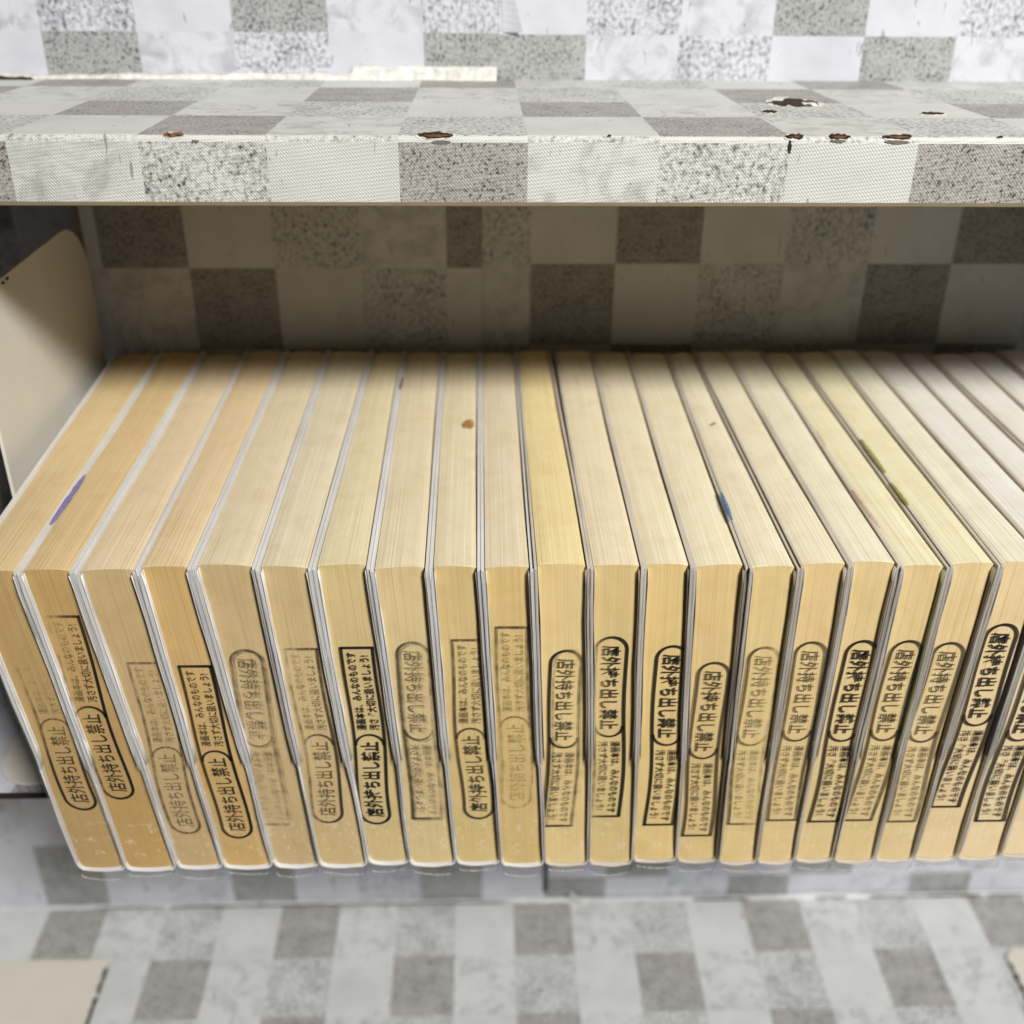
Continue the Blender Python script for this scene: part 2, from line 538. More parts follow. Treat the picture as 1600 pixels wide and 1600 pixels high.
# middle shelf: a thin board, its bare edge dark
mb = MB()
mb.box(XL_, XR_, SHF + .0004, WY + .0015, ZM - .0035, ZM - .0006, 1)
for c in range(34):
    for r in range(4):
        x0, x1 = XL_ + c * T, min(XR_, XL_ + (c + 1) * T)
        y0, y1 = SHF + r * T, min(WY, SHF + (r + 1) * T)
        if y1 > y0 and x1 > x0:
            mb.quad((x0, y0, ZM), (x1, y0, ZM), (x1, y1, ZM), (x0, y1, ZM), 0,
                    [(x0 * 1000, y0 * 1000), (x1 * 1000, y0 * 1000), (x1 * 1000, y1 * 1000), (x0 * 1000, y1 * 1000)], KIND[SEQ[(c + 2 * r) % 4]])
mb.build('middle_shelf', [WP_WALL, BOARD_EDGE], case)

# lower shelf
mb = MB()
r1, r2 = at(800, 1492, 2, ZL)[1], at(800, 1584, 2, ZL)[1]
ty = r1 - r2
tx = (at(1370, 1490, 2, ZL)[0] - at(992, 1490, 2, ZL)[0]) / 4.04
lx = at(992, 1490, 2, ZL)[0]
yy = [WY, r1, r2, r2 - ty, r2 - 2 * ty, r2 - 3 * ty]
for r in range(5):
    for c in range(-16, 16):
        x0, x1 = lx + c * tx, lx + (c + 1) * tx
        k = SEQ[(c - (2 if r % 2 == 0 else 0)) % 4]
        mb.quad((x0, yy[r + 1], ZL), (x1, yy[r + 1], ZL), (x1, yy[r], ZL), (x0, yy[r], ZL), 0,
                [(x0 * 1000, yy[r + 1] * 1000), (x1 * 1000, yy[r + 1] * 1000), (x1 * 1000, yy[r] * 1000), (x0 * 1000, yy[r] * 1000)], KIND[k])
mb.box(lx - 16 * tx, lx + 16 * tx, yy[-1], WY, ZL - .02, ZL - .0006, 1)
lower = mb.build('lower_shelf', [WP_FLOOR, CARD], case)


# ------------------------------------------------------------------ torn paper and chips
def ragged(n, rx, ry, jit, seed, sharp=True):
    rnd = random.Random(seed)
    out = []
    for i in range(n):
        a = 2 * math.pi * i / n
        k = 1 + rnd.uniform(-jit, jit)
        e = abs(math.cos(a)) ** (0.8 if sharp else 0.5)
        out.append((rx * math.copysign(e, math.cos(a)) * (1 + rnd.uniform(-jit, jit) * .25), ry * math.sin(a) * k))
    return out


def patch(name, P, U, V, outline, th, mat, parent, inner=None, inner_mat=None, seed=1):
    """a raised scrap with an irregular outline on the plane P + a U + b V; inner: exposed board in the middle"""
    N = U.cross(V).normalized()
    mb = MB()
    rnd = random.Random(seed)
    c = mb.vert(P + N * th * .6)
    top = [mb.vert(P + U * a + V * b + N * th * rnd.uniform(.5, 1.2)) for a, b in outline]
    bot = [mb.vert(P + U * a * 1.02 + V * b * 1.02 - N * .0003) for a, b in outline]
    n = len(outline)
    for i in range(n):
        j = (i + 1) % n
        mb.face([c, top[i], top[j]], 0)
        mb.face([top[i], bot[i], bot[j], top[j]], 0)
    o = mb.build(name, [mat], parent)
    return o


X_, Y_, Z_ = Vector((1, 0, 0)), Vector((0, 1, 0)), Vector((0, 0, 1))
V45 = Vector((0, 1, 1)).normalized()
# chips along the front edge of the upper shelf
for i, (px, w, h, tan) in enumerate(((272, 17, 1.15, 1), (681, 30, 1.5, 0), (1241, 16, 1.25, 0), (1311, 19, 1.25, 0), (1401, 25, 1.3, 0), (1562, 4.5, .5, 0), (952, 3, .4, 0))):
    p = at(px, 214, 1, SHF + .0006)
    P = Vector((p[0], SHF + .0006, ZT0 - .0003))
    rx = w / 1733 * .285
    V2 = Vector((0, .55, .835))
    patch('torn_rim', P, X_, V2, ragged(26, rx * 1.12, h * .00070, .32, 40 + i), .0003, TORN_WHITE, upper, seed=i)
    patch('torn_chip', P - Y_ * .0001 + Z_ * .0002, X_, V2, ragged(26, rx, h * .00056, .40, 60 + i), .00055, TORN_BROWN if not tan else TORN_TAN, upper, seed=i + 9)
    if w > 10:
        patch('torn_chip', P - Y_ * .0003 + Z_ * .00003 + X_ * rx * .1, X_, V2, ragged(22, rx * .78, h * .00020, .5, 80 + i), .00075, TORN_TAN, upper, seed=i + 5)
GREY = plain('torn_dark_grey', (.17, .155, .145), .9)  # even dark grey for the nicks and seam gaps
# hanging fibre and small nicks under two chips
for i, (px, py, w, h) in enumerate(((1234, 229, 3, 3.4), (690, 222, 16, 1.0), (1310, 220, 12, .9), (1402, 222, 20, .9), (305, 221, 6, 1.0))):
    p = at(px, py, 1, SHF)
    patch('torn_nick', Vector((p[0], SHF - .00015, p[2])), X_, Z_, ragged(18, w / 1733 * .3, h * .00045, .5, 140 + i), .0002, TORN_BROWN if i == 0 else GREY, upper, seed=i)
# tears in the top of the upper shelf
for i, (px, py, rx, ry, sd) in enumerate(((1241, 160, .0079, .0085, 5), (1203, 176.5, .0022, .0030, 6), (1457, 180, .0036, .0022, 7))):
    p = at(px, py, 2, ZT0 - .0018)
    P = Vector((p[0], p[1], ztop(p[1])))
    patch('torn_rim', P, X_, Y_, ragged(30, rx * 1.22, ry * 1.35, .38, 20 + sd), .00022, TORN_WHITE, upper, seed=sd)
    patch('torn_chip', P + Y_ * ry * .12 + Z_ * .00012, X_, Y_, ragged(34, rx, ry * .8, .55, 30 + sd), .0003, TORN_BROWN, upper, seed=sd + 3)
    if i == 0:
        patch('torn_chip', P + Z_ * .0004 + X_ * .0045 - Y_ * .0025, X_, Y_, ragged(20, .0026, .0020, .6, 99), .0003, TORN_WHITE, upper, seed=3)

# ragged white fibre where the left sheet was torn off along the shelf
mb = MB()
rnd = random.Random(3)
x0, x1 = -0.40, wx(776, 120, .4660)
n = 260
prev = None
for i in range(n + 1):
    x = x0 + (x1 - x0) * i / n
    f = max(0, (x - (-.25)) / (x1 + .25))
    hgt = .0006 + .0024 * f + .0005 * math.sin(i * .31) * math.sin(i * .113 + 1) + rnd.uniform(-.00025, .00025)
    if i > n * .86:
        hgt = .0049 + rnd.uniform(-.0001, .0001)
    out_ = .0014 + .0009 * math.sin(i * .23 + 2) * math.sin(i * .071) + rnd.uniform(0, .0005)
    zb = ztop(.466) + .0002
    row = [(x, .4657 - out_ - .0008, zb), (x, .4657 - out_, zb + hgt * .35 + rnd.uniform(-.0003, .0003)),
           (x, .4657 - out_ * .7, zb + hgt * .75), (x, .4663, zb + hgt)]
    cur = [mb.vert(p) for p in row]
    if prev:
        for k in range(3):
            mb.face([prev[k], cur[k], cur[k + 1], prev[k + 1]])
    prev = cur
mb.build('torn_paper_strip', TORN_WHITE, case)
# dark slit at the far left of that seam
p = at(12, 119.5, 1, .462)
patch('torn_gap', Vector((p[0], .4618, ztop(.462) + .0002)), X_, Vector((0, .7, .7)), ragged(24, .0095, .0011, .5, 11), .0006, TORN_BROWN, case)
# a curled flap of paper beside the seam
mb = MB()
prev = None
for i in range(9):
    f = i / 8
    a, b = at(783 + 3 * f, 50 * f - 30 * (1 - f), 1, WY - .0003), at(797 + 20 * f, 50 * f - 30 * (1 - f), 1, WY - .0003)
    cur = [mb.vert((a[0], WY - .0004, a[2])), mb.vert((a[0] * .5 + b[0] * .5, WY - .0014, (a[2] + b[2]) / 2)), mb.vert((b[0], WY - .0021 - .0006 * f, b[2]))]
    if prev:
        for k in range(2):
            mb.face([prev[k], prev[k + 1], cur[k + 1], cur[k]], 0, [(600 + 2 * k, 600 + i), (602 + 2 * k, 600 + i), (602 + 2 * k, 601 + i), (600 + 2 * k, 601 + i)], KIND['w'])
    prev = cur
mb.build('curled_paper_flap', WP_WALL, case)
# torn lip and dark slot low on the wall, and the raised paper along the lower seam
mb = MB()
rnd = random.Random(12)
prev = None
gap = MB()
for i in range(301):
    x = -0.42 + .9 * i / 300
    h1 = .0007 + .0006 * max(0, math.sin(i * .17 + 1) * math.sin(i * .053)) + rnd.uniform(-.0001, .0001)
    cur = [mb.vert((x, WY - .0030 + rnd.uniform(-.0003, .0003), ZL + .0002)), mb.vert((x, WY - .0022, ZL + h1)), mb.vert((x, WY - .0003, ZL + h1 * 1.6))]
    if prev:
        for k in range(2):
            mb.face([prev[k], cur[k], cur[k + 1], prev[k + 1]], 0, [(600 + i, 600)] * 4, KIND['w'])
    prev = cur
mb.build('lifted_paper_strip', WP_FLOOR, case)
for i, (pxa, pxb, hh) in enumerate(((272, 560, .0011), (560, 790, .0013), (150, 250, .0009), (1085, 1165, .0012), (1275, 1320, .0012), (1360, 1440, .0014), (1445, 1530, .0016), (1540, 1600, .0011))):
    a, b = at(pxa, 1406, 1, WY - .003), at(pxb, 1406, 1, WY - .003)
    c = (a + b) / 2
    patch('seam_gap', Vector((c[0], WY - .0028, ZL + .0011)), X_, Z_, ragged(60, (b[0] - a[0]) / 2, hh * .42, .5, 210 + i, False), .0004, BOARD_EDGE if i % 3 == 0 else GREY, case, seed=i)
p0, p1 = at(853, 1352, 1, WY - .0006), at(853, 1393, 1, WY - .0006)
mb = MB(); mb.box(p0[0] - .0012, p0[0] + .0012, WY - .0008, WY, p1[2], p0[2] + .01)
mb.build('wall_slot', BOARD_EDGE, case)
p = at(905, 1408, 1, WY - .004)
patch('torn_scrap', Vector((p[0], p[1], p[2])), Vector((.55, 0, -.5)), Vector((.3, -.2, .4)), [(-.012, .004), (.010, .003), (.013, -.004), (-.010, -.004)], .0008, TORN_WHITE, case)

# ------------------------------------------------------------------ bookends


def rounded_plate(pts, axis_fn, th_vec, name, mats, parent):
    mb = MB()
    a = [mb.vert(axis_fn(*p)) for p in pts]
    b = [mb.vert(axis_fn(*p) + th_vec) for p in pts]
    mb.face(a, 0); mb.face(b[::-1], 0)
    n = len(pts)
    for i in range(n):
        j = (i + 1) % n
        mb.face([a[i], b[i], b[j], a[j]], 1)
    return mb.build(name, mats, parent)


def rrect(u0, u1, v0, v1, r, corners=(1, 1, 1, 1), n=8):
    """rounded rectangle, counter-clockwise from the lower left; corners: ll, lr, ur, ul"""
    out = []
    for k, (cu, cv, a0) in enumerate(((u0, v0, 180), (u1, v0, 270), (u1, v1, 0), (u0, v1, 90))):
        if not corners[k]:
            out.append((cu, cv)); continue
        ou = cu + (r if cu == u0 else -r); ov = cv + (r if cv == v0 else -r)
        for i in range(n + 1):
            a = math.radians(a0 + 90 * i / n)
            out.append((ou + r * math.cos(a), ov + r * math.sin(a)))
    return out


BX = -0.1645
be = empty('bookend', (BX, .41, ZM), 'cream metal bookend with rounded corners standing against the first book', 'bookend', 'cream metal bookends')
rounded_plate(rrect(.349, .461, ZM + .0012, -.1140, .024, (0, 0, 1, 1)), lambda u, v: Vector((BX, u, v)), Vector((-.0011, 0, 0)), 'upright_plate', [CREAM, CREAM_RIM], be)
pl = rounded_plate(rrect(BX - .024, BX + .085, .3265, .452, .013, (1, 1, 0, 0)), lambda u, v: Vector((u, v, ZM + .0003)), Vector((0, 0, .0010)), 'base_plate', [CREAM, CREAM_RIM], be)
for i, (px, py) in enumerate(((11, 435), (4, 442))):
    p = at(px, py, 0, BX)
    patch('paint_chip', Vector((BX + .0001, p[1], p[2])), Y_, Z_, ragged(12, .0012, .0004, .5, i), .0002, CHIPPED, bpy.data.objects['upright_plate'], seed=i)

zc = ZL + .0012
pa, pb = at(173, 1499, 2, zc), at(20, 1499, 2, zc)
be2 = empty('bookend', (pa[0] - .08, pa[1] - .06, ZL), 'cream bookend on the lower shelf, left, its base plate edge chipped to dark metal', 'bookend', 'cream metal bookends')
pl2 = rounded_plate(rrect(pa[0] - .11, pa[0], pa[1] - .13, pa[1], .004, (1, 1, 1, 1)), lambda u, v: Vector((u, v, ZL + .0003)), Vector((0, 0, .0011)), 'base_plate', [CREAM, CHIPPED], be2)
rounded_plate(rrect(pa[1] - .125, pa[1] - .003, ZL + .0015, ZL + .16, .012, (0, 0, 1, 1)), lambda u, v: Vector((pa[0] - .11, u, v)), Vector((-.0011, 0, 0)), 'upright_plate', [CREAM, CREAM_RIM], be2)
for i in range(9):
    f = [.05, .12, .20, .24, .36, .45, .52, .60, .70][i]
    patch('paint_chip', Vector((pa[0] - .0006, pa[1] - .006 - f * .06, ZL + .0015)), Y_, -X_, ragged(14, .0022 if i % 2 else .0034, .0010, .5, 70 + i), .0002, CHIPPED, pl2, seed=i)
pc = at(1566, 1484, 2, zc)
be3 = empty('bookend', (pc[0] + .08, pc[1] - .06, ZL), 'cream bookend on the lower shelf, right, with a rounded base plate corner', 'bookend', 'cream metal bookends')
pl3 = rounded_plate(rrect(pc[0], pc[0] + .11, pc[1] - .13, pc[1], .008, (1, 1, 1, 1)), lambda u, v: Vector((u, v, ZL + .0003)), Vector((0, 0, .0011)), 'base_plate', [CREAM, CHIPPED], be3)
rounded_plate(rrect(pc[1] - .125, pc[1] - .003, ZL + .0015, ZL + .16, .012, (0, 0, 1, 1)), lambda u, v: Vector((pc[0] + .11, u, v)), Vector((-.0011, 0, 0)), 'upright_plate', [CREAM, CREAM_RIM], be3)
for i in range(6):
    patch('paint_chip', Vector((pc[0] + .0007, pc[1] - .012 - i * .007, ZL + .0015)), Y_, -X_, ragged(14, .0030, .0008, .5, 170 + i), .0002, CHIPPED, pl3, seed=i)

# ------------------------------------------------------------------ stamps
_gl = {}


def glyphs(text, bold):
    """flat triangles of a line of text, one em = 1"""
    key = (text, bold)
    if key in _gl:
        return _gl[key]
    cu = bpy.data.curves.new('t', 'FONT')
    cu.body = text; cu.size = 1.0; cu.resolution_u = 2; cu.offset = bold
    ob = bpy.data.objects.new('t', cu)
    COL.objects.link(ob)
    dg = bpy.context.evaluated_depsgraph_get()
    me = ob.evaluated_get(dg).to_mesh()
    vs = [(v.co.x, v.co.y) for v in me.vertices]
    fs = [tuple(p.vertices) for p in me.polygons]
    ob.evaluated_get(dg).to_mesh_clear()
    bpy.data.objects.remove(ob); bpy.data.curves.remove(cu)
    _gl[key] = (vs, fs)
    return _gl[key]


L_ST = 78.0


def stamp_shapes(bold):
    """the rubber stamp in mm: x along the writing (0..78), y across; returns vertices and faces"""
    V, F = [], []

    def put(text, x0, x1, yc, h, b):
        vs, fs = glyphs(text, b)
        n = len(text)
        o = len(V)
        for x, y in vs:
            V.append((x0 + x * (x1 - x0) / n, yc + (y - 0.38) * h))
        F.extend(tuple(o + i for i in f) for f in fs)

    def stroke(pts, w):
        q = [pts[0]]
        for a, b in zip(pts, pts[1:]):
            k = max(1, int(math.dist(a, b) / 1.5))
            q += [(a[0] + (b[0] - a[0]) * i / k, a[1] + (b[1] - a[1]) * i / k) for i in range(1, k + 1)]
        o = len(V)
        for i, p in enumerate(q):
            a, b = q[max(0, i - 1)], q[min(len(q) - 1, i + 1)]
            d = math.dist(a, b) or 1
            nx, ny = -(b[1] - a[1]) / d * w / 2, (b[0] - a[0]) / d * w / 2
            V.append((p[0] + nx, p[1] + ny)); V.append((p[0] - nx, p[1] - ny))
        for i in range(len(q) - 1):
            F.append((o + 2 * i, o + 2 * i + 1, o + 2 * i + 3, o + 2 * i + 2))

    put('店外持ち出し禁止', 3.6, 38.2, 0, 6.3, bold)
    put('漫画本は、みんなのものです', 43.2, 75.8, 2.05, 3.3, bold * .8)
    put('汚さず大切に扱いましょう!', 43.2, 76.4, -2.05, 3.3, bold * .8)
    r = 4.9
    arc0 = [(r + .4 + r * math.cos(a), r * math.sin(a)) for a in [math.pi / 2 + math.pi * i / 14 for i in range(15)]]
    stroke([(L_ST - .5, r)] + arc0 + [(L_ST - .5, -r)], 0.95)
    stroke([(L_ST - .5, -r - .45), (L_ST - .5, r + .45)], 0.95)
    arc1 = [(36.6 + 4.6 * math.cos(a), 4.6 * math.sin(a)) for a in [math.pi / 2 - math.pi * i / 14 for i in range(15)]]
    stroke(arc1, 0.8)
    return V, F


def stamp(parent, top, bot, up, ink0, ink1, width=1.0, ghost=None, cross=(1, 1), bold=.008, seed=0, zc_=None):
    """top, bot: points on the head edges where the print starts and ends; up: the writing climbs"""
    rnd = random.Random(seed)
    mb = MB(); inks = []
    V, F = stamp_shapes(bold)
    ph = rnd.uniform(0, 6); am = rnd.uniform(.35, .75)
    copies = [(0, 0, 1.0)] + (ghost or [])
    top, bot = Vector(top), Vector(bot)
    for dx, dt, k in copies:
        o = len(mb.v)
        for x, y in V:
            t = (L_ST - x) if up else x
            s = -y if up else y
            f = t / L_ST
            w = am * math.sin(t / 10.5 + ph) * (.3 + f)
            p = top + (bot - top) * (f + dt / L_ST) + X_ * ((s * width + w + dx) * .001)
            mb.vert((p.x, p.y - (.00003 if dx or dt else 0), p.z))
            c = cross[0] + (cross[1] - cross[0]) * (s / 10 + .5)
            inks.append(max(0, min(1.1, (ink0 + (ink1 - ink0) * f) * k * c)))
        for q in F:
            mb.face([o + i for i in q], 0, [(V[i][0], V[i][1]) for i in q])
    ob = mb.build('stamp_print', INK, parent)
    at_ = ob.data.attributes.new('ink', 'FLOAT', 'POINT')
    if len(at_.data) == len(inks):
        at_.data.foreach_set('value', inks)
    return ob


# ------------------------------------------------------------------ books
D = 0.281                         # front of the covers
YB = 0.4632                       # rear of the covers
ZTOP, ZBOT = -0.1736, -0.2958
PF = D + 0.0024                   # head edges of the leaves, set back from the covers

TOPX = [-66, 25, 113, 211, 299, 398, 486, 579, 669, 751, 834, 923, 1006, 1084, 1170, 1250, 1330, 1407, 1483, 1561, 1641, 1718, 1795, 1872, 1950, 2030]
BACKX = [180, 253, 319, 385, 449, 513, 581, 632, 692, 750, 807, 866, 924, 982, 1042, 1083, 1134, 1190, 1239, 1295, 1344, 1400, 1446, 1505, 1556, 1612]
BOTX = [120, 196, 275, 348, 427, 498, 575, 641, 712, 783, 851, 921, 989, 1058, 1121, 1181, 1241, 1301, 1364, 1424, 1492, 1560, 1626, 1692, 1758, 1826]
TX = [at(x, 888, 1, D)[0] for x in TOPX]
BX_ = [at(x, 549, 1, YB)[0] for x in BACKX]
MX = [at(x, 1347, 1, D)[0] for x in BOTX]


def book_x(side_i, h, d, squeeze=0.0):
    """x of boundary side_i at height h (0 bottom..1 top) and depth d (0 front..1 back)"""
    f, b, m = TX[side_i], BX_[side_i], MX[side_i]
    top = f + (b - f) * d
    bot = m + (b - f) * d
    rs = random.Random(900 + side_i)
    a1, a2, c1 = rs.uniform(-.0004, .0006), rs.uniform(-.0003, .0003), rs.uniform(.33, .45)
    if side_i > 9:
        a1 = -a1
    wave = a1 * math.exp(-((h - c1) / .13) ** 2) + a2 * math.sin(h * 7 + side_i)
    return bot + (top - bot) * h + wave


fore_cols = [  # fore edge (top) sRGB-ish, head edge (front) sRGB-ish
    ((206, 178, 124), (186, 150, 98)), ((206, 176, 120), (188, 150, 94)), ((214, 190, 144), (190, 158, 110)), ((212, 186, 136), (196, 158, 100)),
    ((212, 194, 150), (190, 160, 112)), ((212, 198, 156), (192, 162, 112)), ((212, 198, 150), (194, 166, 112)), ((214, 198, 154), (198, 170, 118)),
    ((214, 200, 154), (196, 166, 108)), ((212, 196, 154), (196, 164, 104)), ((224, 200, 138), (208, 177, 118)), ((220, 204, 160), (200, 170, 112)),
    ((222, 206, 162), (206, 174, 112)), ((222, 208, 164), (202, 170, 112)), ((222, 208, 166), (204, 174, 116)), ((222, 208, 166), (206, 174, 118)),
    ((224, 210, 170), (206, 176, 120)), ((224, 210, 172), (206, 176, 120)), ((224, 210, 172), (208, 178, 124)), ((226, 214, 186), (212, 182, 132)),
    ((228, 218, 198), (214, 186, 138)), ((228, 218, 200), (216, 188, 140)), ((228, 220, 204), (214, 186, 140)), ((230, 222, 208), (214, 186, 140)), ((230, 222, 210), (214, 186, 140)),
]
flap_tint = {12: (.20, .17, .15), 13: (.42, .36, .28), 15: (.5, .47, .4), 17: (.40, .38, .20), 18: (.30, .24, .17), 19: (.07, .06, .07), 20: (.16, .05, .035), 7: (.42, .36, .30), 8: (.34, .31, .29), 4: (.55, .50, .45), 11: (.45, .38, .30), 14: (.40, .33, .24), 16: (.5, .45, .38)}

labels = [
    'tan comic book touching the tall cream bookend, its stamp fading out towards the top',
    'tan comic book with a violet smear on its cover edge, second from the bookend',
    'beige comic book with a pale, almost rubbed-out stamp, third from the bookend',
    'tan comic book with crisp black broken-line stamp box, fourth from the bookend',
    'beige comic book with a smeared, doubled stamp, its capsule on top, fifth from the bookend',
    'comic book with a grey half-inked upward stamp, just left of the boldest upward stamp',
    'comic book with the boldest black stamp among those reading upward',
    'comic book with a grey double-printed stamp, capsule on top, right of the boldest upward stamp',
    'comic book with a small orange spot on its fore edge',
    'comic book with an almost invisible ghost stamp, left of the yellowest book',
    'yellowest comic book of the row, a dark gap behind its right side',
    'comic book just right of the yellowest one, its stamp lacking the left frame line',
    'comic book with a heavy black stamp partly hidden by the grey-brown flap at its right',
    'comic book with the lowest of the downward-reading stamps and a tiny fleck on its top',
    'comic book with a blue mark on its cover edge and a pale broken stamp',
    'comic book with an even grey stamp, between a pale broken stamp and a bold one',
    'comic book with a bold black capsule stamp, immediately left of the one with pink marks',
    'comic book with pink marks along its cover edge and an olive flap at its right',
    'comic book with yellow-green marks along its cover edge',
    'pale comic book whose bold black stamp starts highest, a dark flap at its right',
    'pale comic book with a black stamp cut off by the right side of the photo',
    'whitish comic book, second after the cut-off stamp, only its lower corner and fore edge in view',
    'whitish comic book, fore edge only in view, third after the cut-off stamp',
    'whitish comic book, fore edge only in view, last but one at the far right',
    'whitish comic book at the far right end, only its rear fore edge showing',
]
labels[21] = 'whitish comic book right after the cut-off stamp, its lower front corner in view'
labels[22] = 'whitish comic book two places after the cut-off stamp, only its fore edge in view'

# stamps: book index -> top pixel, bottom pixel, climbs?, ink top, ink bottom, extra
ST = {
    0: ((28, 982), (134, 1266), True, .10, .92, {}), 1: ((95, 961), (186, 1249), True, .50, 1.02, {'cross': (.55, 1.5)}),
    2: ((224, 1034), (293, 1303), True, .46, .56, {}), 3: ((303, 1039), (372, 1310), True, .90, .92, {'cross': (.85, 1.15)}),
    4: ((381, 1014), (428, 1289), False, .56, .36, {'ghost': [(.9, .5, .8)]}), 5: ((470, 1012), (519, 1286), True, .52, .68, {'cross': (.75, 1.2)}),
    6: ((558, 1010), (592, 1288), True, .98, .98, {'bold': .028}), 7: ((643, 1002), (668, 1280), False, .58, .58, {'ghost': [(.8, .7, .7)], 'cross': (1.15, .75)}),
    8: ((730, 998), (746, 1280), True, .56, .74, {'bold': .018, 'cross': (1.05, .95)}), 9: ((800, 978), (809, 1263), True, .58, .36, {'ghost': [(1.1, .4, .5)], 'width': 1.0}),
    10: ((887, 1015), (874, 1292), False, .80, .78, {'cross': (1.2, .70), 'ghost': [(1.3, -.3, .45)]}), 11: ((957, 994), (947, 1277), False, .88, .86, {'cross': (.55, 1.35), 'bold': .02}),
    12: ((1053, 1008), (1032, 1290), False, .95, .90, {'bold': .02, 'cross': (1.1, .9)}), 13: ((1117, 1034), (1087, 1307), False, .78, .80, {'bold': .014}),
    14: ((1190, 1010), (1151, 1289), False, .62, .56, {'cross': (1.15, .70)}), 15: ((1264, 1002), (1215, 1283), False, .72, .68, {}),
    16: ((1344, 1000), (1281, 1285), False, .98, .90, {'bold': .024}), 17: ((1416, 1000), (1337, 1283), False, .84, .70, {'bold': .012}),
    18: ((1480, 1003), (1399, 1285), False, .80, .66, {'bold': .01}), 19: ((1566, 974), (1474, 1262), False, .98, .98, {'bold': .026}),
    20: ((1640, 1000), (1540, 1284), False, .98, .96, {'bold': .03}),
}

NB = 25
for i in range(NB):
    rnd = random.Random(100 + i)
    dz, dy, dyb = rnd.uniform(-.0007, .0006), rnd.uniform(-.0010, .0010), rnd.uniform(-.0014, .0008)
    dzb = rnd.uniform(-.0006, .0006)
    if i == 22:
        dyb -= .0022
    zt, zb = ZTOP + dz, ZBOT + dzb
    y0, y1 = D + dy, YB + dyb
    pf = y0 + .0016
    xc0 = (book_x(i, 0, .5) + book_x(i + 1, 0, .5)) / 2
    root = empty('comic_book', (xc0, (y0 + y1) / 2, zb), labels[i], 'book', 'comic books in plastic sleeves standing in a row')
    g = .00007                                   # air between neighbouring sleeves
    gapR = (lambda h, d: (.0022 * max(0, d - .25) * (1.25 if d < .8 else 1.0)) if i == 10 else 0)
    hs = [0, .03, .10, .2, .30, .36, .385, .41, .5, .62, .74, .86, .95, .985, 1.0]
    ds = [0, .02, .15, .33, .5, .66, .83, 1.0]
    bul = rnd.uniform(.0001, .0004)

    def Z(h):
        return zb + (zt - zb) * h

    def xl(h, d):
        return book_x(i, h, d) + g

    def xr(h, d):
        return book_x(i + 1, h, d) - g - gapR(h, d)

    def thick(h):                                # card alone below, card + folded flap above
        if h < .375:
            return .00052
        if h < .395:
            return .00052 + (h - .375) / .02 * .00032
        return (.00084 + (h - .395) * .00022) * (1.0 if i < 10 else .86)

    # cover: one U-shaped sheet, leaves inside
    def upath(d, o, inner):
        """outer or inner outline of the U at depth d, offset outward by o"""
        pts = []
        rb = .0026
        for h in reversed(hs):
            if h < .03:
                continue
            t = thick(h) if inner else -o
            pts.append((xl(h, d) + t, Z(h)))
        zbq = zb + (.00055 if inner else -o)
        a, b = xl(.0, d) + (.00052 if inner else -o), xr(.0, d) - (.00052 if inner else -o)
        rq = rb - (.0004 if inner else -o)
        for k in range(1, 6):
            an = math.pi + k / 6 * math.pi / 2
            pts.append((a + rq + rq * math.cos(an), zbq + rq + rq * math.sin(an)))
        for f in (0.0, .25, .5, .75, 1.0):
            pts.append((a + rq + (b - a - 2 * rq) * f, zbq - (.0006 * math.sin(math.pi * f))))
        for k in range(1, 6):
            an = 1.5 * math.pi + k / 6 * math.pi / 2
            pts.append((b - rq + rq * math.cos(an), zbq + rq + rq * math.sin(an)))
        for h in hs:
            if h < .03:
                continue
            t = thick(h) if inner else -o
            pts.append((xr(h, d) - t, Z(h)))
        return pts

    mb = MB()
    rings = []
    for d in ds:
        y = y0 + (y1 - y0) * d
        wob = (lambda k: rnd.uniform(-.00012, .00012)) if d == 0 else (lambda k: 0)
        rings.append(([mb.vert((x, y + wob(0), z)) for x, z in upath(d, 0, False)], [mb.vert((x, y + wob(0), z)) for x, z in upath(d, 0, True)]))
    for (o0, i0), (o1, i1) in zip(rings, rings[1:]):
        for k in range(len(o0) - 1):
            mb.face([o0[k], o1[k], o1[k + 1], o0[k + 1]])
            mb.face([i0[k], i0[k + 1], i1[k + 1], i1[k]])
        mb.face([o0[0], i0[0], i1[0], o1[0]]); mb.face([o0[-1], o1[-1], i1[-1], i0[-1]])
    for (o, q), s in ((rings[0], 1), (rings[-1], -1)):
        for k in range(len(o) - 1):
            fc = [o[k], o[k + 1], q[k + 1], q[k]]
            mb.face(fc if s > 0 else fc[::-1])
    CM = COVER if i < 10 else COVER_SHADED
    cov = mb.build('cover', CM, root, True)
    md = cov.modifiers.new('e', 'EDGE_SPLIT'); md.split_angle = math.radians(35)

    # jacket flaps folded in over the fore edge
    def flap(side, mat):
        mb = MB(); prev = None
        fh = [.39, .45, .55, .7, .85, .95, .99]
        lip = [(y0 - .0002, 0), (y0 + .0035, 0), (y0 + .1, 0), (y1 - .001, 0)]
        for h in fh:
            cur = []
            for y, _ in lip:
                d = (y - y0) / (y1 - y0)
                e = .00012 + (.00030 * math.sin(h * 9 + i) ** 2 + .0002) * (1 if y < y0 + .01 else .3)
                x = xl(h, d) + thick(h) + e if side == 'l' else xr(h, d) - thick(h) - e
                cur.append(mb.vert((x, y, Z(h))))
            if prev:
                for k in range(3):
                    mb.face([prev[k], prev[k + 1], cur[k + 1], cur[k]])
            prev = cur
        o = mb.build('jacket_flap', mat, root, True)
        so = o.modifiers.new('s', 'SOLIDIFY'); so.thickness = .00012; so.offset = 0
        return o

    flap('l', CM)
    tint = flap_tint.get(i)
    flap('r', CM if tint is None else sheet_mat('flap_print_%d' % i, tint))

    # leaves
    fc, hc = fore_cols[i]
    q_ = min(1, i / 6)

